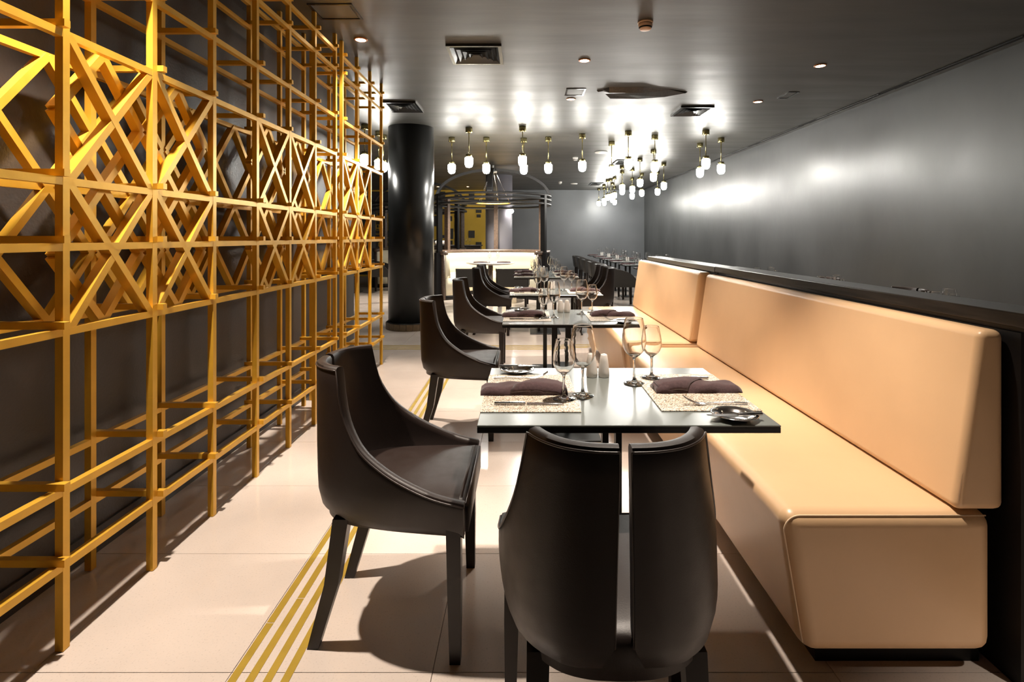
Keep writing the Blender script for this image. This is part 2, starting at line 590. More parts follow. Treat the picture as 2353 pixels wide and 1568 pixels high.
downlight((-2.6, 16.2, CEIL), 'tiny far downlight added to light the gold wall, left one', SPOT_W * 0.9)  # this one and the next are added to brighten the gold wall
downlight((-1.7, 16.2, CEIL), 'tiny far downlight added to light the gold wall, right one', SPOT_W * 0.9)
downlight((-3.6, 10.2, CEIL), 'added far downlight over the side dining area, hidden by the lattice', SPOT_W * 0.9)  # added lamp, brightens the area left of the column

# ------------------------------------------------------------------ gold lattice screens
ZR = [0.26, 0.489, 0.978, 1.239, 1.442, 1.895, 2.176, 2.53, 2.675]
XFR, XRE, BW = -1.421, -1.655, 0.025
post_me = MB().box((0, 0, CEIL / 2), (BW, BW, CEIL - 0.004)).mesh('post')
tie_me = MB().box((0, 0, 0), (0.285, 0.022, 0.022)).mesh('tie_bar')
def lattice(name, label, ys, abays, parity, nodiag=()):
    yc = (ys[0] + ys[-1]) / 2
    t = thing(name, label, 'lattice screen', (XFR, yc, 0), 0, 'gold lattice screens along the left wall')
    w = lambda x, y, z: (x - XFR, y - yc, z)
    rails, diag = {}, {}
    def bar(nm_, p0, p1, wd=0.024, ht=0.024):
        a, b = Vector(p0), Vector(p1)
        d = b - a
        key = tuple(round(c, 3) for c in d) + (nm_, wd)
        if key not in diag:
            diag[key] = MB().bar(-d / 2, d / 2, wd, ht, (1, 0, 0) if nm_ == 'diagonal_bar' else (0, 0, 1)).mesh(nm_)
        obj(nm_, diag[key], 'gold', t, w(*((a + b) / 2)))
    for k, y in enumerate(ys):
        for x in (XFR, XRE):
            obj('post', post_me, 'gold', t, w(x, y, 0))
        sgn = -1 if (k + parity) % 2 else 1
        for z in ZR:
            obj('tie_bar', tie_me, 'gold', t, w((XFR + XRE) / 2 + 0.010, y + sgn * 0.0236, z + 0.0235))
    zt, zm, zb = ZR[5], ZR[4], ZR[2]
    for k in range(len(ys) - 1):
        ya, yb = ys[k] + BW / 2, ys[k + 1] - BW / 2
        ym = (ya + yb) / 2
        for z in ZR:
            for x in (XFR, XRE):
                bar('rail', (x, ya, z), (x, yb, z))
        layers = [] if k in nodiag else [(XRE + 0.002, 'B')]
        if k in abays:
            layers += [(XFR - 0.006, 'A'), (XFR - 0.041, 'B')]
        for x, kind in layers:
            for z1, z0 in ((zt, zm), (zm, zb)):
                zc = (z0 + z1) / 2
                if kind == 'A':
                    bar('diagonal_bar', (x, ya, z1), (x, yb, z0), 0.025, 0.036 if kind == 'A' else 0.032)
                    bar('diagonal_bar', (x - 0.0005, ya, z0), (x - 0.0005, yb, z1), 0.025, 0.036 if kind == 'A' else 0.032)
                else:
                    for p, q in (((ym, z1), (ya, zc)), ((ym, z1), (yb, zc)), ((ya, zc), (ym, z0)), ((yb, zc), (ym, z0))):
                        bar('diagonal_bar', (x, *p), (x, *q), 0.025, 0.036 if kind == 'A' else 0.032)
    return t
ys1 = [1.648 + 0.3955 * (k - 1) for k in range(0, 8)]
ys2 = [4.17, 4.548, 4.935, 5.33]
lattice('lattice_screen', 'tall gold lattice screen with crossed bars, the long nearer one', ys1, (1, 2, 4, 5), 0)
lattice('lattice_screen', 'short gold lattice screen standing nearest the black column', ys2, (0, 1), 0, (2,))

# ------------------------------------------------------------------ columns
cc = Vector((-1.583, 7.52, 0))
cl = thing('column', 'black lacquered round column beside the lattice screen', 'column', cc)
obj('shaft', MB().lathe([(0.315, 0.0), (0.315, CEIL)], 64), 'column', cl)
sk_me = MB().arc([(0.318, 0.0), (0.350, 0.0), (0.350, 0.088), (0.318, 0.088)], 0, 2 * PI / 24 * 0.95, 3, smooth=False).mesh('skirting_tile')
for k in range(24):
    obj('skirting_tile', sk_me, 'skirt', cl, (0, 0, 0), (0, 0, 2 * PI * k / 24))
obj('skirting_cap', MB().arc([(0.316, 0.088), (0.342, 0.088), (0.334, 0.100), (0.316, 0.102)], 0, 2 * PI, 48, full=True), 'column', cl)
c2 = thing('column', 'lavender grey round column rising behind the round booth', 'column', (-0.62, 13.35, 0))
obj('shaft', MB().lathe([(0.33, 0.0), (0.33, CEIL)], 48), 'column_grey', c2)
obj('collar', MB().lathe([(0.33, 0), (0.345, 0), (0.345, 0.12), (0.33, 0.12)], 48), 'black', c2)

# ------------------------------------------------------------------ bench and divider
def bench(y0, y1, dx, dz, label, shift=0.0):
    t = thing('bench', label, 'bench', (1.05, (y0 + y1) / 2, 0), 0, 'cream leather bench sections')
    L_ = y1 - y0
    w = lambda x: x - 1.05
    def fn(co):
        if co.z < 0.2 and co.x < 0:
            co.x += 0.06
        return co
    x0, x1, zt = 0.742 + dx, 1.352 + dx, 0.478 + dz
    me = rbox((x1 - x0, L_, zt - 0.068), 0.045, 5, (w((x0 + x1) / 2), 0, (zt + 0.068) / 2), fn)
    st = obj('seat', me, 'cream', t)
    yn = -L_ / 2
    path = []
    for k in range(9):
        a = PI / 2 * k / 8
        path.append((w(x0) + 0.05 - 0.046 * math.sin(a) + 0.004, yn + 0.012, zt - 0.05 + 0.046 * math.cos(a) - 0.008))
    path = [(w(x1) - 0.02, yn + 0.012, zt - 0.012)] + path + [(w(x0) + 0.062, yn + 0.012, 0.10)]
    obj('seam', MB().tube(path, 0.0022, 5), 'thread', st)
    bx0, bx1 = 1.24 + dx, 1.385 + dx * 0.4
    zb2 = 1.0 + dz * 0.5
    def fb(co):
        if co.z > 0.7 and co.x < w((bx0 + bx1) / 2):
            co.x += 0.075
        return co
    me = rbox((bx1 - bx0, L_ - 0.01, zb2 - zt), 0.024, 4, (w((bx0 + bx1) / 2), 0, (zb2 + zt) / 2 + 0.002), fb)
    bk = obj('backrest', me, 'cream', t)
    obj('seam', MB().tube([(w(bx0) + 0.088, yn + 0.012, zb2 - 0.03), (w(bx0) + 0.013, yn + 0.012, zt + 0.03)], 0.0022, 5), 'thread', bk)
    pl = MB().box((w((x0 + x1) / 2 + 0.07), 0.03, 0.034), (x1 - x0 - 0.12, L_ - 0.08, 0.068))
    obj('plinth', pl, 'black', t)
    return t
bench(1.533, 3.875, 0.0, 0.0, 'long cream leather bench with backrest, nearest section by the first two tables')
bench(3.90, 5.98, -0.035, 0.022, 'farther cream leather bench section beyond the backrest gap')

def divider(y0, y1, dz, label):
    t = thing('half_wall', label, 'divider', (1.47, (y0 + y1) / 2, 0), 0, 'low dark dividers behind the bench')
    L_ = y1 - y0
    obj('panel', rbox((0.12, L_, 1.015 + dz), 0.003, 1, (0.0, 0, (1.015 + dz) / 2)), 'black_wood', t)
    obj('cap', rbox((0.165, L_ + 0.012, 0.042), 0.004, 2, (-0.002, -0.004, 1.036 + dz)), 'black_wood', t)
    obj('edge_strip', MB().box((-0.069, 0.0, 0.50), (0.016, L_ - 0.02, 1.0)), 'black', t)
    return t
divider(1.49, 3.885, 0.0, 'black low divider with wood cap behind the nearest bench section')
divider(3.90, 6.0, -0.004, 'black low divider with wood cap behind the farther bench section')

# ------------------------------------------------------------------ dining chair with split shell back
def catmull(pts, n):
    out = []
    P_ = [pts[0]] + list(pts) + [pts[-1]]
    for i in range(1, len(P_) - 2):
        for k in range(n):
            t = k / n
            p0, p1, p2, p3 = P_[i - 1], P_[i], P_[i + 1], P_[i + 2]
            out.append(tuple(0.5 * ((2 * b) + (-a + c) * t + (2 * a - 5 * b + 4 * c - d) * t * t + (-a + 3 * b - 3 * c + d) * t ** 3)
                             for a, b, c, d in zip(p0, p1, p2, p3)))
    out.append(tuple(pts[-1]))
    return out
def interp(xs, ys, x):
    if x <= xs[0]:
        return ys[0]
    for i in range(len(xs) - 1):
        if x <= xs[i + 1]:
            t = (x - xs[i]) / (xs[i + 1] - xs[i])
            return ys[i] + (ys[i + 1] - ys[i]) * t
    return ys[-1]
PLAN = catmull([(0.011, -0.262), (0.075, -0.256), (0.140, -0.232), (0.195, -0.180), (0.232, -0.100), (0.250, 0.0), (0.258, 0.12), (0.260, 0.238)], 8)
TOPC = [(-0.30, 0.868), (-0.152, 0.868)] + catmull([(-0.146, 0.815), (-0.125, 0.725), (-0.075, 0.640), (0.0, 0.578), (0.08, 0.534), (0.16, 0.502), (0.25, 0.480)], 4)
TX, TY = [p[0] for p in TOPC], [p[1] for p in TOPC]
ZB, TH = 0.375, 0.034
def normal2(i):
    a, b = PLAN[max(0, i - 1)], PLAN[min(len(PLAN) - 1, i + 1)]
    d = Vector((b[0] - a[0], b[1] - a[1])).normalized()
    return Vector((d.y, -d.x))
def shell_pt(i, off, z):
    n = normal2(i)
    p = PLAN[i]
    u = i / (len(PLAN) - 1)
    rear = max(0.0, 1 - u) ** 0.6
    t = min(1.0, max(0.0, (0.50 - z) / 0.125))
    tuck = (0.075 * rear + 0.006) * (1 - math.sqrt(max(0, 1 - t * t)))
    o = off + tuck
    x, y = p[0] - n.x * o, p[1] - n.y * o
    fl_ = interp([0.375, 0.5, 0.62, 0.87], [0.97, 1.0, 0.985, 0.87], z)
    x = p[0] * fl_ - n.x * o
    y += interp([0.375, 0.5, 0.87], [0.0, 0.0, -0.012], z)
    x += 0.003 + 0.006 * max(0.0, (0.87 - z) / 0.4) * (1 - u)
    if u < 0.30:
        v = max(0.0, (0.455 - z) / 0.08)
        x += 0.055 * v * (1 - u / 0.30)
    return (x, y, z)
def wing_mesh(sx):
    nv = 10
    vs, fs = [], []
    npl = len(PLAN)
    row = []
    for i in range(npl):
        zt = interp(TX, TY, PLAN[i][1])
        prof = [(0.0, ZB + (zt - 0.012 - ZB) * (k / nv)) for k in range(nv + 1)]
        prof += [(0.005, zt - 0.003), (TH / 2, zt), (TH - 0.005, zt - 0.003)]
        zi = 0.40
        prof += [(TH, (zt - 0.012) + (zi - zt + 0.012) * (k / nv)) for k in range(nv + 1)]
        row = len(prof)
        for off, z in prof:
            x, y, zz = shell_pt(i, off, z)
            vs.append((sx * x, y, zz))
    for i in range(npl - 1):
        for k in range(row - 1):
            fs.append((i * row + k, (i + 1) * row + k, (i + 1) * row + k + 1, i * row + k + 1))
        fs.append((i * row + row - 1, (i + 1) * row + row - 1, (i + 1) * row, i * row))
    for i in (0, npl - 1):
        b = i * row
        for k in range(nv):
            fs.append((b + k, b + k + 1, b + row - 2 - k, b + row - 1 - k))
        fs.append((b + nv, b + nv + 1, b + nv + 2, b + nv + 3, b + nv + 4))
    m = MB().add(vs, fs, True).mesh('wing')
    m.set_sharp_from_angle(angle=math.radians(45))
    return m
def wing_piping(sx):
    path = []
    for k in range(8):
        z = 0.47 + (0.855 - 0.47) * k / 7
        x, y, zz = shell_pt(0, 0.004, z)
        path.append((sx * (x - 0.001), y - 0.001, zz))
    for i in range(0, len(PLAN)):
        zt = interp(TX, TY, PLAN[i][1])
        x, y, z = shell_pt(i, -0.0005, zt - 0.010)
        path.append((sx * x, y, z))
    x, y, z = shell_pt(len(PLAN) - 1, 0, 0.39)
    path.append((sx * x, y, z))
    return MB().tube(path, 0.0026, 5)
def seat_mesh():
    npl = len(PLAN)
    def ring(off, z):
        pts = []
        for i in range(npl):
            n = normal2(i)
            pts.append((PLAN[i][0] - n.x * off, PLAN[i][1] - n.y * off + (0.010 if i == npl - 1 else 0) * (1 if off < 0.04 else -1)))
        full = [(x, y, z) for x, y in pts] + [(-x, y, z) for x, y in reversed(pts)]
        return full
    rs = [ring(0.05, 0.378), ring(0.032, 0.385), ring(0.030, 0.452), ring(0.035, 0.466), ring(0.045, 0.474), ring(0.075, 0.480), ring(0.13, 0.484)]
    n = len(rs[0])
    vs = [p for r in rs for p in r]
    fs = []
    for a in range(len(rs) - 1):
        for k in range(n):
            k2 = (k + 1) % n
            fs.append((a * n + k, a * n + k2, (a + 1) * n + k2, (a + 1) * n + k))
    fs.append(tuple(range(n))[::-1])
    o = (len(rs) - 1) * n
    h = n // 2
    for k in range(h - 1):
        fs.append((o + k, o + k + 1, o + n - 2 - k, o + n - 1 - k))
    return MB().add(vs, fs, True).mesh('seat')
def leg_mesh(top, mid, bot, wt, wb):
    vs, fs = [], []
    pts = [(top, wt), (mid, (wt + wb) / 2 + 0.002), (bot, wb)]
    for p, w in pts:
        for i, j in ((-1, -1), (1, -1), (1, 1), (-1, 1)):
            vs.append((p[0] + i * w / 2, p[1] + j * w / 2, p[2]))
    for a in range(2):
        for k in range(4):
            k2 = (k + 1) % 4
            fs.append((a * 4 + k, a * 4 + k2, a * 4 + 4 + k2, a * 4 + 4 + k))
    fs += [(0, 1, 2, 3)[::-1], (8, 9, 10, 11)]
    return MB().add(vs, fs).mesh('leg')
def make_chair(loc, rz, label, group):
    t = thing('dining_chair', label, 'chair', loc, rz, group)
    for sx in (1, -1):
        wg = obj('back_wing', wing_mesh(sx), 'leather', t)
        obj('piping', wing_piping(sx), 'piping', wg)
    st = obj('seat', seat_mesh(), 'leather', t)
    obj('piping', MB().tube([(-0.225, 0.240, 0.468), (-0.1, 0.243, 0.472), (0.1, 0.243, 0.472), (0.225, 0.240, 0.468)], 0.0025, 5), 'piping', st)
    for sx in (1, -1):
        obj('leg', leg_mesh((sx * 0.226, 0.205, 0.40), (sx * 0.230, 0.208, 0.2), (sx * 0.232, 0.210, 0.0), 0.044, 0.032), 'leg', t)
        obj('leg', leg_mesh((sx * 0.165, -0.150, 0.40), (sx * 0.170, -0.178, 0.2), (sx * 0.172, -0.236, 0.0), 0.048, 0.034), 'leg', t)
    return t
G_CH = 'dark leather dining chairs with split backs'
chair0 = make_chair((0.195, 1.295, 0), 0.0, 'dark brown leather chair seen from behind in the foreground, gap down its back', G_CH)
RX = -PI / 2
dup(chair0, (-0.415, 1.835, 0), RX, 'dark brown leather chair with curved arms at the left of the nearest table')
dup(chair0, (-0.415, 3.57, 0), RX, 'dark brown leather chair at the left of the second table from the front')
dup(chair0, (-0.415, 5.18, 0), RX, 'dark brown leather chair at the left of the third table from the front')
dup(chair0, (-0.415, 7.12, 0), RX, 'dark leather chair left of the pushed-together pair of tables, nearer one')
dup(chair0, (-0.415, 7.80, 0), RX, 'dark leather chair left of the pushed-together pair of tables, farther one')
dup(chair0, (0.93, 7.12, 0), -RX, 'dark leather chair right of the pushed-together tables, nearer one facing left')
dup(chair0, (0.93, 7.80, 0), -RX, 'dark leather chair right of the pushed-together tables, farther one facing left')
dup(chair0, (2.86, 4.22, 0), -RX, 'dark chair whose back top peeks over the divider nearest the right edge')
dup(chair0, (2.86, 5.32, 0), -RX, 'dark chair whose back top peeks over the divider near its middle')

# ------------------------------------------------------------------ low armchair
def make_low(loc, rz, label, group):
    t = thing('low_armchair', label, 'armchair', loc, rz, group)
    def fb(co):
        if co.z > 0.5:
            co.x *= 1.16
            co.y -= 0.05
        return co
    obj('backrest', rbox((0.52, 0.07, 0.34), 0.018, 3, (0, -0.23, 0.53), fb), 'leather_low', t)
    prof = [(-0.25, 0.37), (0.25, 0.37), (0.25, 0.45), (0.22, 0.50), (0.14, 0.585), (0.06, 0.640), (-0.04, 0.675), (-0.16, 0.695), (-0.27, 0.70)]
    for sx in (1, -1):
        m = MB().prism(prof, 'x', -0.025, 0.025)
        a = obj('arm', m, 'leather_low', t, (sx * 0.27, 0, 0), (0, 0, 0))
        obj('piping', MB().tube([(sx * 0.026, y, z) for y, z in prof[2:]], 0.003, 5), 'piping', a)
    obj('seat', rbox((0.50, 0.46, 0.10), 0.02, 3, (0, 0.01, 0.42)), 'leather_low', t)
    for sx in (1, -1):
        obj('leg', leg_mesh((sx * 0.255, 0.21, 0.40), (sx * 0.255, 0.212, 0.2), (sx * 0.255, 0.214, 0), 0.05, 0.036), 'leg', t)
        obj('leg', leg_mesh((sx * 0.245, -0.21, 0.40), (sx * 0.245, -0.215, 0.2), (sx * 0.245, -0.225, 0), 0.05, 0.036), 'leg', t)
    return t
G_LOW = 'low dark armchairs'
ORD = ['nearest', 'second', 'third', 'fourth', 'fifth', 'farthest']
low0 = make_low((-0.97, 9.95, 0), 0.12, 'low dark armchair facing the round booth, left of the pair', G_LOW)
dup(low0, (-0.20, 9.95, 0), -0.06, 'low dark armchair facing the round booth, right of the pair')
for k in range(6):
    dup(low0, (1.80, 9.85 + 1.28 * k, 0), RX, ORD[k] + ' low dark armchair in the row along the far side tables')
dup(low0, (-3.25, 12.3, 0), RX, 'low dark armchair seen left of the black column')

# ------------------------------------------------------------------ tables
TW, TD = 0.84, 0.648
T1C = Vector((0.290, 1.801, 0))
def make_table(loc, label, group, px=(-0.09, 0.0), pw=0.036):
    t = thing('dining_table', label, 'table', loc, 0, group)
    tp = obj('table_top', rbox((TW, TD, 0.006), 0.0015, 1, (0, 0, 0.747)), 'table', t)
    obj('edge_board', rbox((TW - 0.001, TD - 0.001, 0.016), 0.001, 1, (0, 0, 0.736)), 'table_edge', tp)
    for x in px:
        obj('post', MB().box((x, 0, 0.37), (pw, 0.036, 0.716)), 'steel_black', t)
    obj('base_plate', rbox((0.40, 0.40, 0.012), 0.003, 1, (-0.01, 0, 0.006)), 'steel_black', t)
    obj('spreader', MB().box((-0.01, 0, 0.722), (0.30, 0.06, 0.012)), 'steel_black', t)
    return t
G_T = 'square black dining tables'
tab0 = make_table(T1C, 'black dining table nearest the camera with two place settings', G_T, (-0.018, 0.026), 0.020)
T2C, T3C, T4C, T5C = Vector((0.290, 3.51, 0)), Vector((0.290, 5.10, 0)), Vector((0.290, 7.17, 0)), Vector((0.290, 7.825, 0))
tab1 = make_table(T2C, 'black dining table second from the front, beside the bench', G_T)
dup(tab1, T3C, 0, 'black dining table third from the front, at the bench end')
dup(tab1, T4C, 0, 'nearer of two black tables pushed together beyond the bench')
dup(tab1, T5C, 0, 'farther of two black tables pushed together beyond the bench')

ZT = 0.7505
def tp(x, y, z=ZT):
    return P(x, y, z) - T1C
# placemat
mat_me = rbox((0.30, 0.425, 0.0025), 0.0006, 1, (0, 0, 0.00125))
# napkin: folded cloth, two overlapping wings
def napkin_mesh(L_, W_, h, seed, x0=0.0, skew=0.0):
    r = random.Random(seed)
    nx, ny = 22, 10
    vs, fs = [], []
    for side in (1, 0):
        for i in range(nx + 1):
            for j in range(ny + 1):
                u, v = i / nx, j / ny
                x = (u - 0.5) * L_ + x0
                y = (v - 0.5) * W_ + skew * (u - 0.5)
                e = max(0.0, 1 - abs(2 * v - 1) ** 4) ** 0.5
                eu = max(0.0, 1 - abs(2 * u - 1) ** 14)
                wob = 0.0022 * math.sin(9 * u + 3 * v + seed) + 0.0015 * math.sin(23 * u - 7 * v)
                z = (h * (0.35 + 0.65 * e) * (0.55 + 0.45 * eu) + wob) if side else 0.0002
                if side:
                    y += 0.003 * math.sin(14 * u + seed)
                vs.append((x, y, z))
    n1 = (nx + 1) * (ny + 1)
    idx = lambda s, i, j: s * n1 + i * (ny + 1) + j
    for i in range(nx):
        for j in range(ny):
            fs.append((idx(0, i, j), idx(0, i + 1, j), idx(0, i + 1, j + 1), idx(0, i, j + 1)))
            fs.append((idx(1, i, j), idx(1, i, j + 1), idx(1, i + 1, j + 1), idx(1, i + 1, j)))
    for i in range(nx):
        for j in (0, ny):
            fs.append((idx(0, i, j), idx(1, i, j), idx(1, i + 1, j), idx(0, i + 1, j)))
    for j in range(ny):
        for i in (0, nx):
            fs.append((idx(0, i, j), idx(0, i, j + 1), idx(1, i, j + 1), idx(1, i, j)))
    m = MB().add(vs, fs, True).mesh('napkin')
    m.set_sharp_from_angle(angle=math.radians(60))
    return m
def flap_mesh():
    vs, fs = [], []
    nx, ny = 12, 6
    for s in (0, 1):
        for i in range(nx + 1):
            for j in range(ny + 1):
                u, v = i / nx, j / ny
                x = -0.045 + u * 0.180 + 0.085 * v * (1 - u)
                y = (v - 0.5) * 0.088
                e = max(0.0, 1 - abs(2 * v - 1) ** 4) ** 0.5
                z = 0.013 + 0.018 * e + 0.004 * math.sin(5 * u) + (0.004 if s else -0.005)
                if u > 0.9:
                    z -= 0.006
                vs.append((x, y, z))
    n1 = (nx + 1) * (ny + 1)
    idx = lambda s, i, j: s * n1 + i * (ny + 1) + j
    for i in range(nx):
        for j in range(ny):
            for s in (0, 1):
                fs.append((idx(s, i, j), idx(s, i + 1, j), idx(s, i + 1, j + 1), idx(s, i, j + 1)))
    for i in range(nx):
        for j in (0, ny):
            fs.append((idx(0, i, j), idx(1, i, j), idx(1, i + 1, j), idx(0, i + 1, j)))
    for j in range(ny):
        for i in (0, nx):
            fs.append((idx(0, i, j), idx(0, i, j + 1), idx(1, i, j + 1), idx(1, i, j)))
    return MB().add(vs, fs, True).mesh('flap')
def knife_parts(L_=0.215, small=False):
    b = MB()
    n = 8
    vs, fs = [], []
    for i in range(n + 1):
        u = i / n
        x = L_ * 0.02 + u * L_ * 0.53
        wdt = 0.011 * (1 - 0.75 * max(0, u - 0.75) / 0.25)
        vs += [(x, -0.0055, 0.002), (x, -0.0055 + 2 * wdt * 0.75, 0.002), (x, -0.0055 + 2 * wdt * 0.75, 0.0032), (x, -0.0055, 0.0038)]
    for i in range(n):
        for k in range(4):
            k2 = (k + 1) % 4
            fs.append((i * 4 + k, i * 4 + k2, i * 4 + 4 + k2, i * 4 + 4 + k))
    fs += [(0, 1, 2, 3), (n * 4 + 3, n * 4 + 2, n * 4 + 1, n * 4)]
    b.add(vs, fs)
    h = rbox((L_ * 0.45, 0.013, 0.008), 0.003, 2, (-L_ * 0.225, 0, 0.0045))
    return b.mesh('blade'), h
def fork_mesh():
    m = MB()
    path = [(-0.10, 0, 0.004), (-0.06, 0, 0.0065), (0.0, 0, 0.0055), (0.035, 0, 0.003)]
    ws = [0.013, 0.009, 0.006, 0.008]
    for i in range(3):
        m.bar(path[i], path[i + 1], (ws[i] + ws[i + 1]) / 2, 0.003)
    head = [(0.035, 0.003), (0.05, 0.0025), (0.062, 0.004)]
    m.bar((0.033, 0, 0.003), (0.050, 0, 0.0028), 0.021, 0.0026)
    m.bar((0.049, 0, 0.0028), (0.060, 0, 0.005), 0.023, 0.0026)
    for k in range(4):
        y = (k - 1.5) * 0.0063
        m.bar((0.059, y, 0.0048), (0.080, y, 0.014), 0.0034, 0.0022)
        m.bar((0.080, y, 0.014), (0.098, y * 0.96, 0.026), 0.0030, 0.0020)
    return m.mesh('fork')
plate_prof = [(0.0, 0.001), (0.036, 0.001), (0.040, 0.0025), (0.046, 0.008), (0.062, 0.0125), (0.066, 0.0125), (0.0665, 0.0138), (0.062, 0.0145), (0.046, 0.0102), (0.040, 0.005), (0.036, 0.003), (0.0, 0.003)]
def glass_mesh(hh, rb, rim, rf, stem, n=28):
    """bowl from the foot up, with wall thickness"""
    zb = hh * stem
    out = [(rf, 0.0), (rf, 0.0018), (rf * 0.7, 0.0035), (rf * 0.3, 0.008), (0.0055, 0.016), (0.0042, 0.03), (0.0040, zb - 0.012), (0.0058, zb - 0.002)]
    H_ = hh - zb
    for u, k in ((0.04, 0.36), (0.10, 0.62), (0.19, 0.83), (0.30, 0.96), (0.42, 1.0), (0.56, 0.985), (0.72, 0.92), (0.88, 0.80), (0.96, 0.80), (0.99, 0.80), (1.0, None)):
        r = rim if k is None else rb * k
        if u > 0.42 and k is not None:
            r = rb + (rim - rb) * ((u - 0.42) / 0.58) ** 1.6
        out.append((r, zb + H_ * u))
    inn = []
    for r, z in reversed(out[8:]):
        inn.append((max(0.001, r - 0.0011), z + 0.0006))
    inn.append((0.0, zb + H_ * 0.045))
    m = MB().lathe([(0.0, 0.0)] + out + inn, n).mesh('wine_glass')
    m.set_sharp_from_angle(angle=math.radians(50))
    return m
G_BIG = glass_mesh(0.232, 0.0425, 0.031, 0.036, 0.40)
G_SML = glass_mesh(0.190, 0.0360, 0.026, 0.035, 0.42)
G_FAR = glass_mesh(0.225, 0.0410, 0.030, 0.035, 0.42, 12)
G_FARS = glass_mesh(0.185, 0.0330, 0.025, 0.033, 0.42, 12)
def shaker_mesh(n=20):
    return MB().lathe([(0.0, 0.0), (0.0195, 0.0), (0.021, 0.004), (0.0205, 0.02), (0.016, 0.060), (0.0125, 0.080), (0.0105, 0.0835), (0.0, 0.084)], n).mesh('shaker')
SH_ME = shaker_mesh()
nap_me = napkin_mesh(0.285, 0.088, 0.026, 2)
flap_me = flap_mesh()
blade_me, handle_me = knife_parts()
bblade_me, bhandle_me = knife_parts(0.16)
fork_me = fork_mesh()
plate_me = MB().lathe(plate_prof, 36).mesh('bread_plate')

def setting(tc, rz, who, tname):
    """one place setting; local +x points to the middle of the table"""
    cx = tc.x + (-0.27 if rz == 0 else 0.27)
    cy = tc.y
    def at(x, y, z=ZT):
        s = 1 if rz == 0 else -1
        return (cx + s * x, cy + s * y, z)
    lab = lambda a: '%s %s of the %s' % (a, who, tname)
    o = tag(obj('placemat', mat_me, 'mat', None, at(0, -0.005), (0, 0, rz)), lab('speckled beige woven placemat on the'), 'placemat', 'speckled placemats')
    z2 = ZT + 0.0027
    n = thing('napkin', lab('folded dark aubergine napkin on the'), 'napkin', at(-0.02, -0.012, z2), rz + 0.02, 'folded dark napkins')
    b = obj('cloth_roll', nap_me, 'napkin', n)
    obj('flap', flap_me, 'napkin', n)
    k = thing('table_knife', lab('steel table knife on the'), 'knife', at(-0.015, -0.150, z2), rz, 'steel table knives')
    obj('blade', blade_me, 'cutlery', k); obj('handle', handle_me, 'cutlery', k)
    f = thing('fork', lab('steel fork with raised tines on the'), 'fork', at(-0.03, 0.150, z2), rz, 'steel forks')
    obj('fork_body', fork_me, 'cutlery', f)
    p = tag(obj('bread_plate', plate_me, 'steel', None, at(-0.045, 0.258 if rz == 0 else 0.262), (0, 0, rz)), lab('small round polished steel bread plate on the'), 'plate', 'steel bread plates')
    bk = thing('butter_knife', lab('butter knife lying across the bread plate on the'), 'knife', at(-0.045, 0.285, ZT + 0.0135), rz + 0.06, 'butter knives')
    obj('blade', bblade_me, 'cutlery', bk); obj('handle', bhandle_me, 'cutlery', bk)

def table_glasses(tc, tname, n_me=None):
    big, sml = (G_FAR, G_FARS) if n_me else (G_BIG, G_SML)
    for me, (px, py), kind in ((big, (1339, 910), 'large'), (sml, (1295.5, 919.5), 'small'), (big, (1457, 882), 'large'), (sml, (1497.5, 870.5), 'small')):
        q = tp(px, py)
        side = 'chair side' if px < 1400 else 'right-hand side'
        z = ZT + (0.0028 if kind == 'small' else 0.0003)
        tag(obj('wine_glass', me, 'glass', None, (tc.x + q.x, tc.y + q.y, z)), '%s empty wine glass on the %s of the %s' % (kind, side, tname), 'glass', kind + ' wine glasses')
def table_shakers(tc, tname):
    for px, which in ((1360, 'left'), (1387.5, 'right')):
        q = tp(px, 866)
        t = thing('shaker', 'white ceramic shaker, %s of the pair on the %s' % (which, tname), 'shaker', (tc.x + q.x, tc.y + q.y, ZT + 0.0002), 0, 'white ceramic shakers')
        obj('shaker_body', SH_ME, 'ceramic', t)
        obj('stopper', MB().lathe([(0.0, 0), (0.006, 0), (0.006, 0.0012), (0.0, 0.0015)], 10), 'white_plastic', t, (0, 0, 0.0838))
for tc, tn in ((T1C, 'nearest table'), (T2C, 'second table'), (T3C, 'third table'), (T4C, 'nearer pushed-together table'), (T5C, 'farther pushed-together table')):
    setting(tc, 0, 'left side', tn)
    setting(tc, PI, 'right side', tn)
    table_glasses(tc, tn)
    table_shakers(tc, tn)

# far side row: tables behind the divider and beyond it
far_tabs = [(2.32, 2.95, 'hidden table nearest the right edge'), (2.32, 4.05, 'second hidden table behind the divider'), (2.32, 5.15, 'third hidden table behind the divider'),
            (2.30, 8.9, 'side-row table just past the divider')]
for k in range(5):
    far_tabs.append((2.27, 10.2 + 1.28 * k, ['first', 'second', 'third', 'fourth', 'last'][k] + ' far side-row table'))
for x, y, tn in far_tabs:
    c = Vector((x, y, 0))
    dup(tab1, c, 0, 'black table, ' + tn)
    table_glasses(c, tn, G_FAR)
    if y > 5.5:
        table_shakers(c, tn)
        for sx, sd in ((-0.29, 'left'), (0.29, 'right')):
            n = thing('napkin', 'folded black napkin on the %s of the %s' % (sd, tn), 'napkin', (x + sx, y, ZT + 0.0003), 0, 'folded dark napkins')
            obj('cloth_roll', nap_me, 'napkin', n)

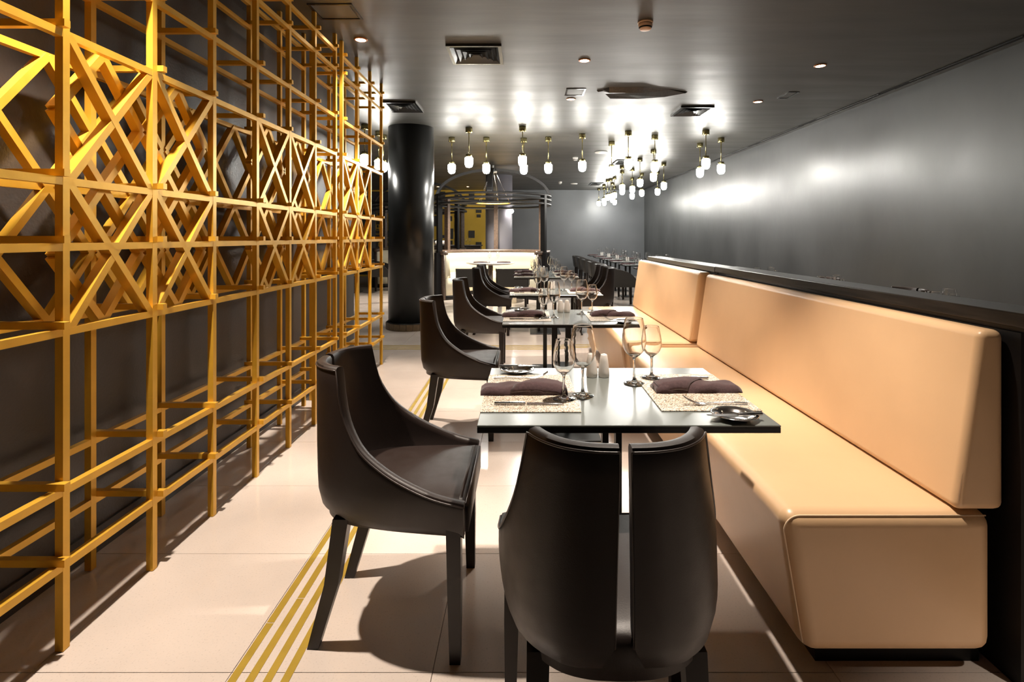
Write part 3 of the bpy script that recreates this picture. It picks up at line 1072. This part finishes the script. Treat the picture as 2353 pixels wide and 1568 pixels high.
# ------------------------------------------------------------------ pendant lamps
PL = 0.56
def make_pendant(loc, label):
    t = thing('pendant_lamp', label, 'pendant lamp', loc, 0, 'brass and opal glass pendant lamps')
    obj('canopy', MB().lathe([(0.049, 0.0), (0.049, -0.066), (0.046, -0.070), (0.008, -0.072)], 20), 'pbrass', t)
    obj('rod', MB().lathe([(0.0065, -0.071), (0.0065, -0.372)], 10), 'pbrass', t)
    cpo = obj('lamp_cap', MB().lathe([(0.008, -0.370), (0.042, -0.372), (0.045, -0.376), (0.045, -0.420)], 20), 'pbrass', t)
    obj('lamp_shade', MB().lathe([(0.040, -0.418), (0.054, -0.420), (0.0575, -0.430), (0.058, -0.49), (0.054, -0.520), (0.044, -0.543), (0.027, -0.556), (0.0, -0.56)], 20), 'bulb', t)
    return t
pend = [(1038, 315.7), (1077.5, 293.6), (1117.5, 315.7), (1200.7, 290.7), (1203.6, 317.5), (1260, 315), (1338, 307.9),
        (1405.5, 325), (1443.8, 301), (1504.8, 310.6), (1501.6, 344), (1470.7, 363.5), (1525.4, 374), (1429.5, 380.8), (1429.8, 392),
        (1453, 386), (1452.5, 408), (1474.8, 398), (1412, 406), (1396, 412.6), (1403.4, 410.5), (1407, 419.7), (1412.3, 428.5),
        (1387.8, 424), (1388.5, 431), (1376, 432.4), (1511, 393.5), (1608.6, 329), (1622, 299), (1657, 317), (838, 286), (870, 302), (881, 310)]
near_names = {0: 'leftmost pendant of the three just right of the black column', 1: 'middle pendant of the three just right of the black column',
              2: 'rightmost pendant of the three just right of the black column', 3: 'nearer pendant of the overlapping pair above the booth',
              4: 'farther pendant of the overlapping pair above the booth', 5: 'single pendant right of the overlapping pair', 6: 'single pendant left of the dense cluster',
              7: 'bright pendant at the left front of the dense cluster', 8: 'nearest pendant of the dense cluster', 9: 'right front pendant of the dense cluster, the upper of a stacked pair',
              10: 'right pendant of the dense cluster, the lower of a stacked pair', 12: 'rightmost pendant of the dense cluster',
              27: 'left pendant of the trio by the right wall', 28: 'highest pendant of the trio by the right wall', 29: 'right pendant of the trio by the right wall',
              30: 'pendant seen through the lattice end', 31: 'left pendant of the pair behind the last lattice post', 32: 'right pendant of the pair behind the last lattice post'}
pend0 = None
COUNT = 'first second third fourth fifth sixth seventh eighth ninth tenth eleventh twelfth thirteenth fourteenth fifteenth sixteenth'.split()
for i, (px, py) in enumerate(pend):
    p = PC(px, py)
    if p.y > YB - 0.2:
        p = p * ((YB - 0.25) / p.y)
    loc = (p.x, p.y, CEIL)
    lb = near_names.get(i)
    if lb is None:
        rest = sorted((k for k in range(len(pend)) if k not in near_names), key=lambda k: pend[k][0])
        lb = 'small lit pendant deep in the dense cluster, %s from the left' % COUNT[rest.index(i)]
    if pend0 is None:
        pend0 = make_pendant(loc, 'lit brass pendant, ' + lb)
    else:
        dup(pend0, loc, 0, ('lit brass pendant, ' + lb) if i in near_names else lb)

# ------------------------------------------------------------------ ceiling fittings
def vent(c, w, d, label, n=4):
    t = thing('ceiling_vent', label, 'vent', (c[0], c[1], CEIL), 0, 'square black ceiling vents')
    def fr(w, d, b, z0, z1):
        m = MB()
        m.box((0, -(d - b) / 2, (z0 + z1) / 2), (w, b, abs(z1 - z0))); m.box((0, (d - b) / 2, (z0 + z1) / 2), (w, b, abs(z1 - z0)))
        m.box((-(w - b) / 2, 0, (z0 + z1) / 2), (b, d - 2 * b, abs(z1 - z0))); m.box(((w - b) / 2, 0, (z0 + z1) / 2), (b, d - 2 * b, abs(z1 - z0)))
        return m
    obj('frame', fr(w, d, 0.03, -0.022, 0), 'vent', t)
    obj('backing', MB().box((0, 0, -0.002), (w - 0.05, d - 0.05, 0.003)), 'void', t)
    for k in range(n):
        a = 1 - 0.21 * (k + 0.6)
        ww, dd = w * a, d * a
        m = MB()
        zi, zo, th = -0.006, -0.024, 0.028
        for (x0, y0, x1, y1) in ((-1, -1, 1, -1), (1, -1, 1, 1), (1, 1, -1, 1), (-1, 1, -1, -1)):
            A = (x0 * ww / 2, y0 * dd / 2, zo); B = (x1 * ww / 2, y1 * dd / 2, zo)
            Cc = (x1 * (ww / 2 - th), y1 * (dd / 2 - th), zi); D = (x0 * (ww / 2 - th), y0 * (dd / 2 - th), zi)
            m.add([A, B, Cc, D], [(0, 1, 2, 3)])
        obj('louvre', m, 'vent_edge', t)
    return t
def vent_px(xa, ya, xb, yb, label, n=4):
    """far-left corner px and near-right corner px"""
    p, q = PC(xa, yb), PC(xb, ya)
    return vent(((p.x + q.x) / 2, (p.y + q.y) / 2), abs(q.x - p.x), abs(q.y - p.y), label, n)
vent_px(1041, 100, 1152, 143, 'large square black ceiling vent, nearest of the vents')
vent_px(1540, 243, 1642, 264, 'square black ceiling vent right of the sagging ceiling strip')
vent_px(902, 232, 955, 255, 'square black ceiling vent just before the round black column')
vent_px(1406, 367, 1455, 377, 'small far ceiling vent hidden among the dense pendant cluster', 3)
vent_px(1352, 419, 1387, 425, 'smallest ceiling vent near the back wall', 3)
def hatch(xa, ya, xb, yb, label, m):
    p, q = PC(xa, yb), PC(xb, ya)
    w, d = abs(q.x - p.x), abs(q.y - p.y)
    t = thing('ceiling_hatch', label, 'hatch', ((p.x + q.x) / 2, (p.y + q.y) / 2, CEIL), 0, 'ceiling access hatches')
    f = MB()
    b = 0.016
    f.box((0, -(d - b) / 2, -0.003), (w, b, 0.006)); f.box((0, (d - b) / 2, -0.003), (w, b, 0.006))
    f.box((-(w - b) / 2, 0, -0.003), (b, d - 2 * b, 0.006)); f.box(((w - b) / 2, 0, -0.003), (b, d - 2 * b, 0.006))
    obj('frame', f, m, t)
    obj('hatch_panel', MB().box((0, 0, -0.001), (w - 0.05, d - 0.05, 0.003)), 'ceiling', t)
hatch(1297, 203, 1347, 219, 'small ceiling hatch with pale frame above the tables', 'vent_edge')
hatch(1785, 211, 1838, 226, 'black framed ceiling hatch at the right', 'vent')
hatch(738, 8, 808, 44, 'dark ceiling hatch above the lattice screen', 'vent')
def detector(px, py, label, r=0.05, m='white_plastic'):
    p = PC(px, py)
    t = thing('smoke_detector', label, 'detector', (p.x, p.y, CEIL), 0, 'smoke detectors')
    obj('base', MB().lathe([(r * 1.05, 0.0), (r * 1.05, -0.012), (r * 0.96, -0.014)], 24), m, t)
    obj('body', MB().lathe([(r * 0.95, -0.014), (r * 0.95, -0.032), (r * 0.72, -0.056), (r * 0.5, -0.060), (0, -0.060)], 24), m, t)
    obj('grille', MB().lathe([(r * 0.90, -0.040), (r * 0.86, -0.044), (r * 0.80, -0.0495), (r * 0.84, -0.041)], 24), 'void', t)
detector(1483, 50, 'beige smoke detector on the ceiling, nearest the camera', 0.052, 'beige_plastic')
detector(1322, 362, 'small white smoke detector between the single pendants and the cluster')
detector(1287, 418, 'tiny far white smoke detector above the booth right post')
p = PC(1381, 350)
t = thing('ceiling_speaker', 'round white flat ceiling speaker left of the pendant cluster', 'speaker', (p.x, p.y, CEIL), 0)
obj('rim', MB().lathe([(0.115, 0), (0.115, -0.010), (0.105, -0.014)], 28), 'white_plastic', t)
obj('grille', MB().lathe([(0.105, -0.012), (0.05, -0.016), (0, -0.017)], 28), 'white_plastic', t)
p = PC(1319, 422)
t = thing('ceiling_sensor', 'flat white ceiling disc near the back wall', 'sensor', (p.x, p.y, CEIL), 0)
obj('rim', MB().lathe([(0.10, 0), (0.10, -0.010), (0.09, -0.014)], 24), 'white_plastic', t)
obj('lens_cover', MB().lathe([(0.09, -0.013), (0.04, -0.02), (0, -0.021)], 24), 'white_plastic', t)
# sagging strip of ceiling board; its black colour imitates the torn opening's darkness
outl = [(1371, 208), (1384, 204.5), (1400, 200), (1440, 200), (1480, 199.5), (1530, 203.5), (1580, 211), (1530, 213.5), (1470, 218), (1400, 217.5), (1388, 212.5)]
pts = [PC(x, y) for x, y in outl]
ctr = sum(pts, Vector()) / len(pts)
vs, fs = [], []
n = len(pts)
for q in pts:
    vs.append((q.x - ctr.x, q.y - ctr.y, 0.0))
for i, q in enumerate(pts):
    far_side = i >= 6 or i == 0
    k = 0.96
    vs.append(((q.x - ctr.x) * k, (q.y - ctr.y) * (k if far_side else 0.55), -0.045 if 1 < i < 5 or 6 < i < 10 else -0.015))
for i in range(n):
    j = (i + 1) % n
    fs.append((i, j, n + j, n + i))
fs.append(tuple(range(n, 2 * n)))
t = thing('ceiling_strip', 'torn strip sagging from the ceiling plaster, painted dark like its opening', 'ceiling strip', (ctr.x, ctr.y, CEIL - 0.0005), 0)
obj('sagging_board', MB().add(vs, fs), 'black_wood', t)

# ------------------------------------------------------------------ round booths with arches and rings
def booth(xc, yc, label, cream, full=True, R=1.2):
    t = thing('booth', label, 'booth', (xc, yc, 0), 0, 'round arched booths')
    a = math.radians(128)
    bk = obj('backrest', MB().arc([(R - 0.16, 0.44), (R - 0.05, 0.44), (R - 0.03, 0.90), (R - 0.09, 0.92), (R - 0.12, 0.90)], -a, a, 56), cream, t)
    obj('seat', MB().arc([(R - 0.60, 0.09), (R - 0.06, 0.09), (R - 0.06, 0.46), (R - 0.12, 0.485), (R - 0.58, 0.485), (R - 0.63, 0.44)], -a, a, 56), cream, t)
    obj('plinth', MB().arc([(R - 0.56, 0.0), (R - 0.04, 0.0), (R - 0.04, 0.09), (R - 0.56, 0.09)], -a, a, 56), 'black', t)
    obj('outer_panel', MB().arc([(R - 0.045, 0.0), (R, 0.0), (R, 0.92), (R - 0.025, 0.92)], -a, a, 56), 'booth_wood', t)
    obj('top_rail', MB().arc([(R - 0.10, 0.905), (R + 0.02, 0.905), (R + 0.02, 0.985), (R - 0.10, 0.985)], -a, a, 56), 'booth_wood', t)
    for ang in (-118, -62, 0, 62, 118):
        g = math.radians(ang)
        x, y = R * math.sin(g), R * math.cos(g)
        obj('post', MB().box((0, 0, 1.07), (0.095, 0.095, 2.14)), 'booth_wood' if abs(ang) < 100 else 'black', t, (x, y, 0), (0, 0, -g))
        if abs(ang) > 100:
            obj('post_base', MB().box((0, 0, 0.475), (0.18, 0.18, 0.95)), 'black', t, (x, y, 0), (0, 0, -g))
    for z in (2.13, 2.045, 1.95):
        obj('ring', MB().arc([(R - 0.035, z - 0.02), (R + 0.045, z - 0.02), (R + 0.045, z + 0.02), (R - 0.035, z + 0.02)], 0, 2 * PI, 64, full=True), 'arch', t)
    for ax in (0, 1):
        sec = []
        nn = 36
        vs, fs = [], []
        for k in range(nn + 1):
            g = PI * k / nn
            for dr, dw in ((-0.03, -0.05), (0.03, -0.05), (0.03, 0.05), (-0.03, 0.05)):
                r = R + dr
                u, z = -math.cos(g) * r, 2.12 + math.sin(g) * (0.585 + dr)
                vs.append((u, dw, z) if ax == 0 else (dw, u, z))
        for k in range(nn):
            for q in range(4):
                q2 = (q + 1) % 4
                fs.append((k * 4 + q, k * 4 + q2, k * 4 + 4 + q2, k * 4 + 4 + q))
        obj('arch', MB().add(vs, fs), 'arch', t)
    return t
BX, BY = -0.66, 11.45
booth(BX, BY, 'round cream booth under black arches and rings, right of the column', 'cream_pale')
booth(-2.75, 14.1, 'second arched booth mostly hidden behind the black column', 'cream_pale')

t = thing('round_table', 'round pale table with two napkins inside the cream booth', 'table', (BX - 0.02, BY - 0.55, 0), 0)
obj('table_top', MB().lathe([(0.0, 0.715), (0.44, 0.715), (0.49, 0.735), (0.50, 0.75), (0.0, 0.75)], 48), 'ceramic', t)
obj('pedestal', MB().lathe([(0.05, 0.0), (0.05, 0.72)], 20), 'booth_wood', t)
obj('base_plate', MB().lathe([(0.24, 0.0), (0.24, 0.012), (0.05, 0.03)], 32), 'steel_black', t)
for sx, sd in ((-0.22, 'left'), (0.25, 'right')):
    nn_ = thing('napkin', 'dark folded napkin at the %s of the round booth table' % sd, 'napkin', (BX + sx, BY - 0.62, 0.7505), 0.1, 'folded dark napkins')
    obj('cloth_roll', nap_me, 'napkin', nn_)
for sx, sd in ((-0.05, 'left'), (0.12, 'right')):
    tag(obj('wine_glass', G_FAR, 'glass', None, (BX + sx, BY - 0.45, 0.7505)), 'empty wine glass at the %s middle of the round booth table' % sd, 'glass', 'large wine glasses')
tag(obj('bread_plate', plate_me, 'steel', None, (BX - 0.06, BY - 0.68, 0.7505)), 'steel plate on the round booth table', 'plate', 'steel bread plates')

# ring chandelier over the booth
t = thing('ring_chandelier', 'thin gold ring chandelier on cables inside the booth arches', 'chandelier', (BX + 0.0, BY, CEIL), 0)
obj('canopy', MB().lathe([(0.085, -0.12), (0.085, -0.15), (0.02, -0.155)], 24), 'white_plastic', t)
obj('stem', MB().lathe([(0.02, 0.0), (0.02, -0.12)], 12), 'white_plastic', t)
ld = bpy.data.lights.new('added_booth_fill', 'SPOT')  # unseen spot added under the canopy to brighten the booth
ld.energy, ld.color, ld.spot_size, ld.spot_blend, ld.shadow_soft_size = 800.0, (1.0, 0.93, 0.80), math.radians(120), 0.6, 0.05
lo = bpy.data.objects.new('added_booth_fill', ld)
C.objects.link(lo)
lo.parent = t
lo.location = (0, 0, -0.17)
RR, RZ = 0.36, -0.80
rg = obj('ring', MB().arc([(RR - 0.012, RZ - 0.012), (RR + 0.012, RZ - 0.012), (RR + 0.012, RZ + 0.012), (RR - 0.012, RZ + 0.012)], 0, 2 * PI, 48, full=True), 'gold', t)
for k in range(5):
    g = 2 * PI * k / 5 + 0.3
    obj('cable', MB().tube([(0.06 * math.sin(g), 0.06 * math.cos(g), -0.15), (RR * math.sin(g), RR * math.cos(g), RZ)], 0.003, 5), 'cutlery', t)
# glowing wall globe on the grey column
t = thing('wall_globe', 'small glowing globe lamp beside the grey column', 'wall lamp', (-0.30, 13.08, 1.90), 0)
obj('globe', MB().lathe([(0.0, -0.05), (0.03, -0.04), (0.048, -0.015), (0.05, 0.0), (0.048, 0.015), (0.03, 0.04), (0.0, 0.05)], 18), 'globe', t)
obj('bracket', MB().bar((0, 0.045, 0), (-0.05, 0.14, 0), 0.02, 0.02), 'pbrass', t)

# sideboard before the gold wall with glasses, and a table left of the column
t = thing('sideboard', 'dark sideboard with glasses in front of the gold wall', 'sideboard', (-2.5, 16.9, 0), 0)
obj('body', rbox((2.3, 0.5, 0.98), 0.01, 1, (0, 0, 0.50)), 'black_wood', t)
obj('worktop', rbox((2.36, 0.56, 0.03), 0.006, 1, (0, 0, 1.005)), 'black', t)
for k, xx in enumerate((-2.15, -2.02, -1.82, -1.70)):
    tag(obj('wine_glass', G_FAR, 'glass', None, (xx, 16.8, 1.021)), 'wine glass on the dark sideboard, %s from its left' % ['first', 'second', 'third', 'fourth'][k], 'glass', 'large wine glasses')
cu = thing('cushion', 'pale striped cushion resting on the sideboard top', 'cushion', (-2.62, 16.78, 1.02), 0)
obj('cushion_body', rbox((0.34, 0.16, 0.14), 0.05, 4, (0, 0, 0.07)), 'ceramic', cu)
obj('stripe', rbox((0.09, 0.165, 0.142), 0.05, 4, (0.06, 0, 0.071)), 'stripe_dark', cu)
dup(tab1, (-3.95, 12.3, 0), 0, 'dark table seen between the lattice end and the black column')
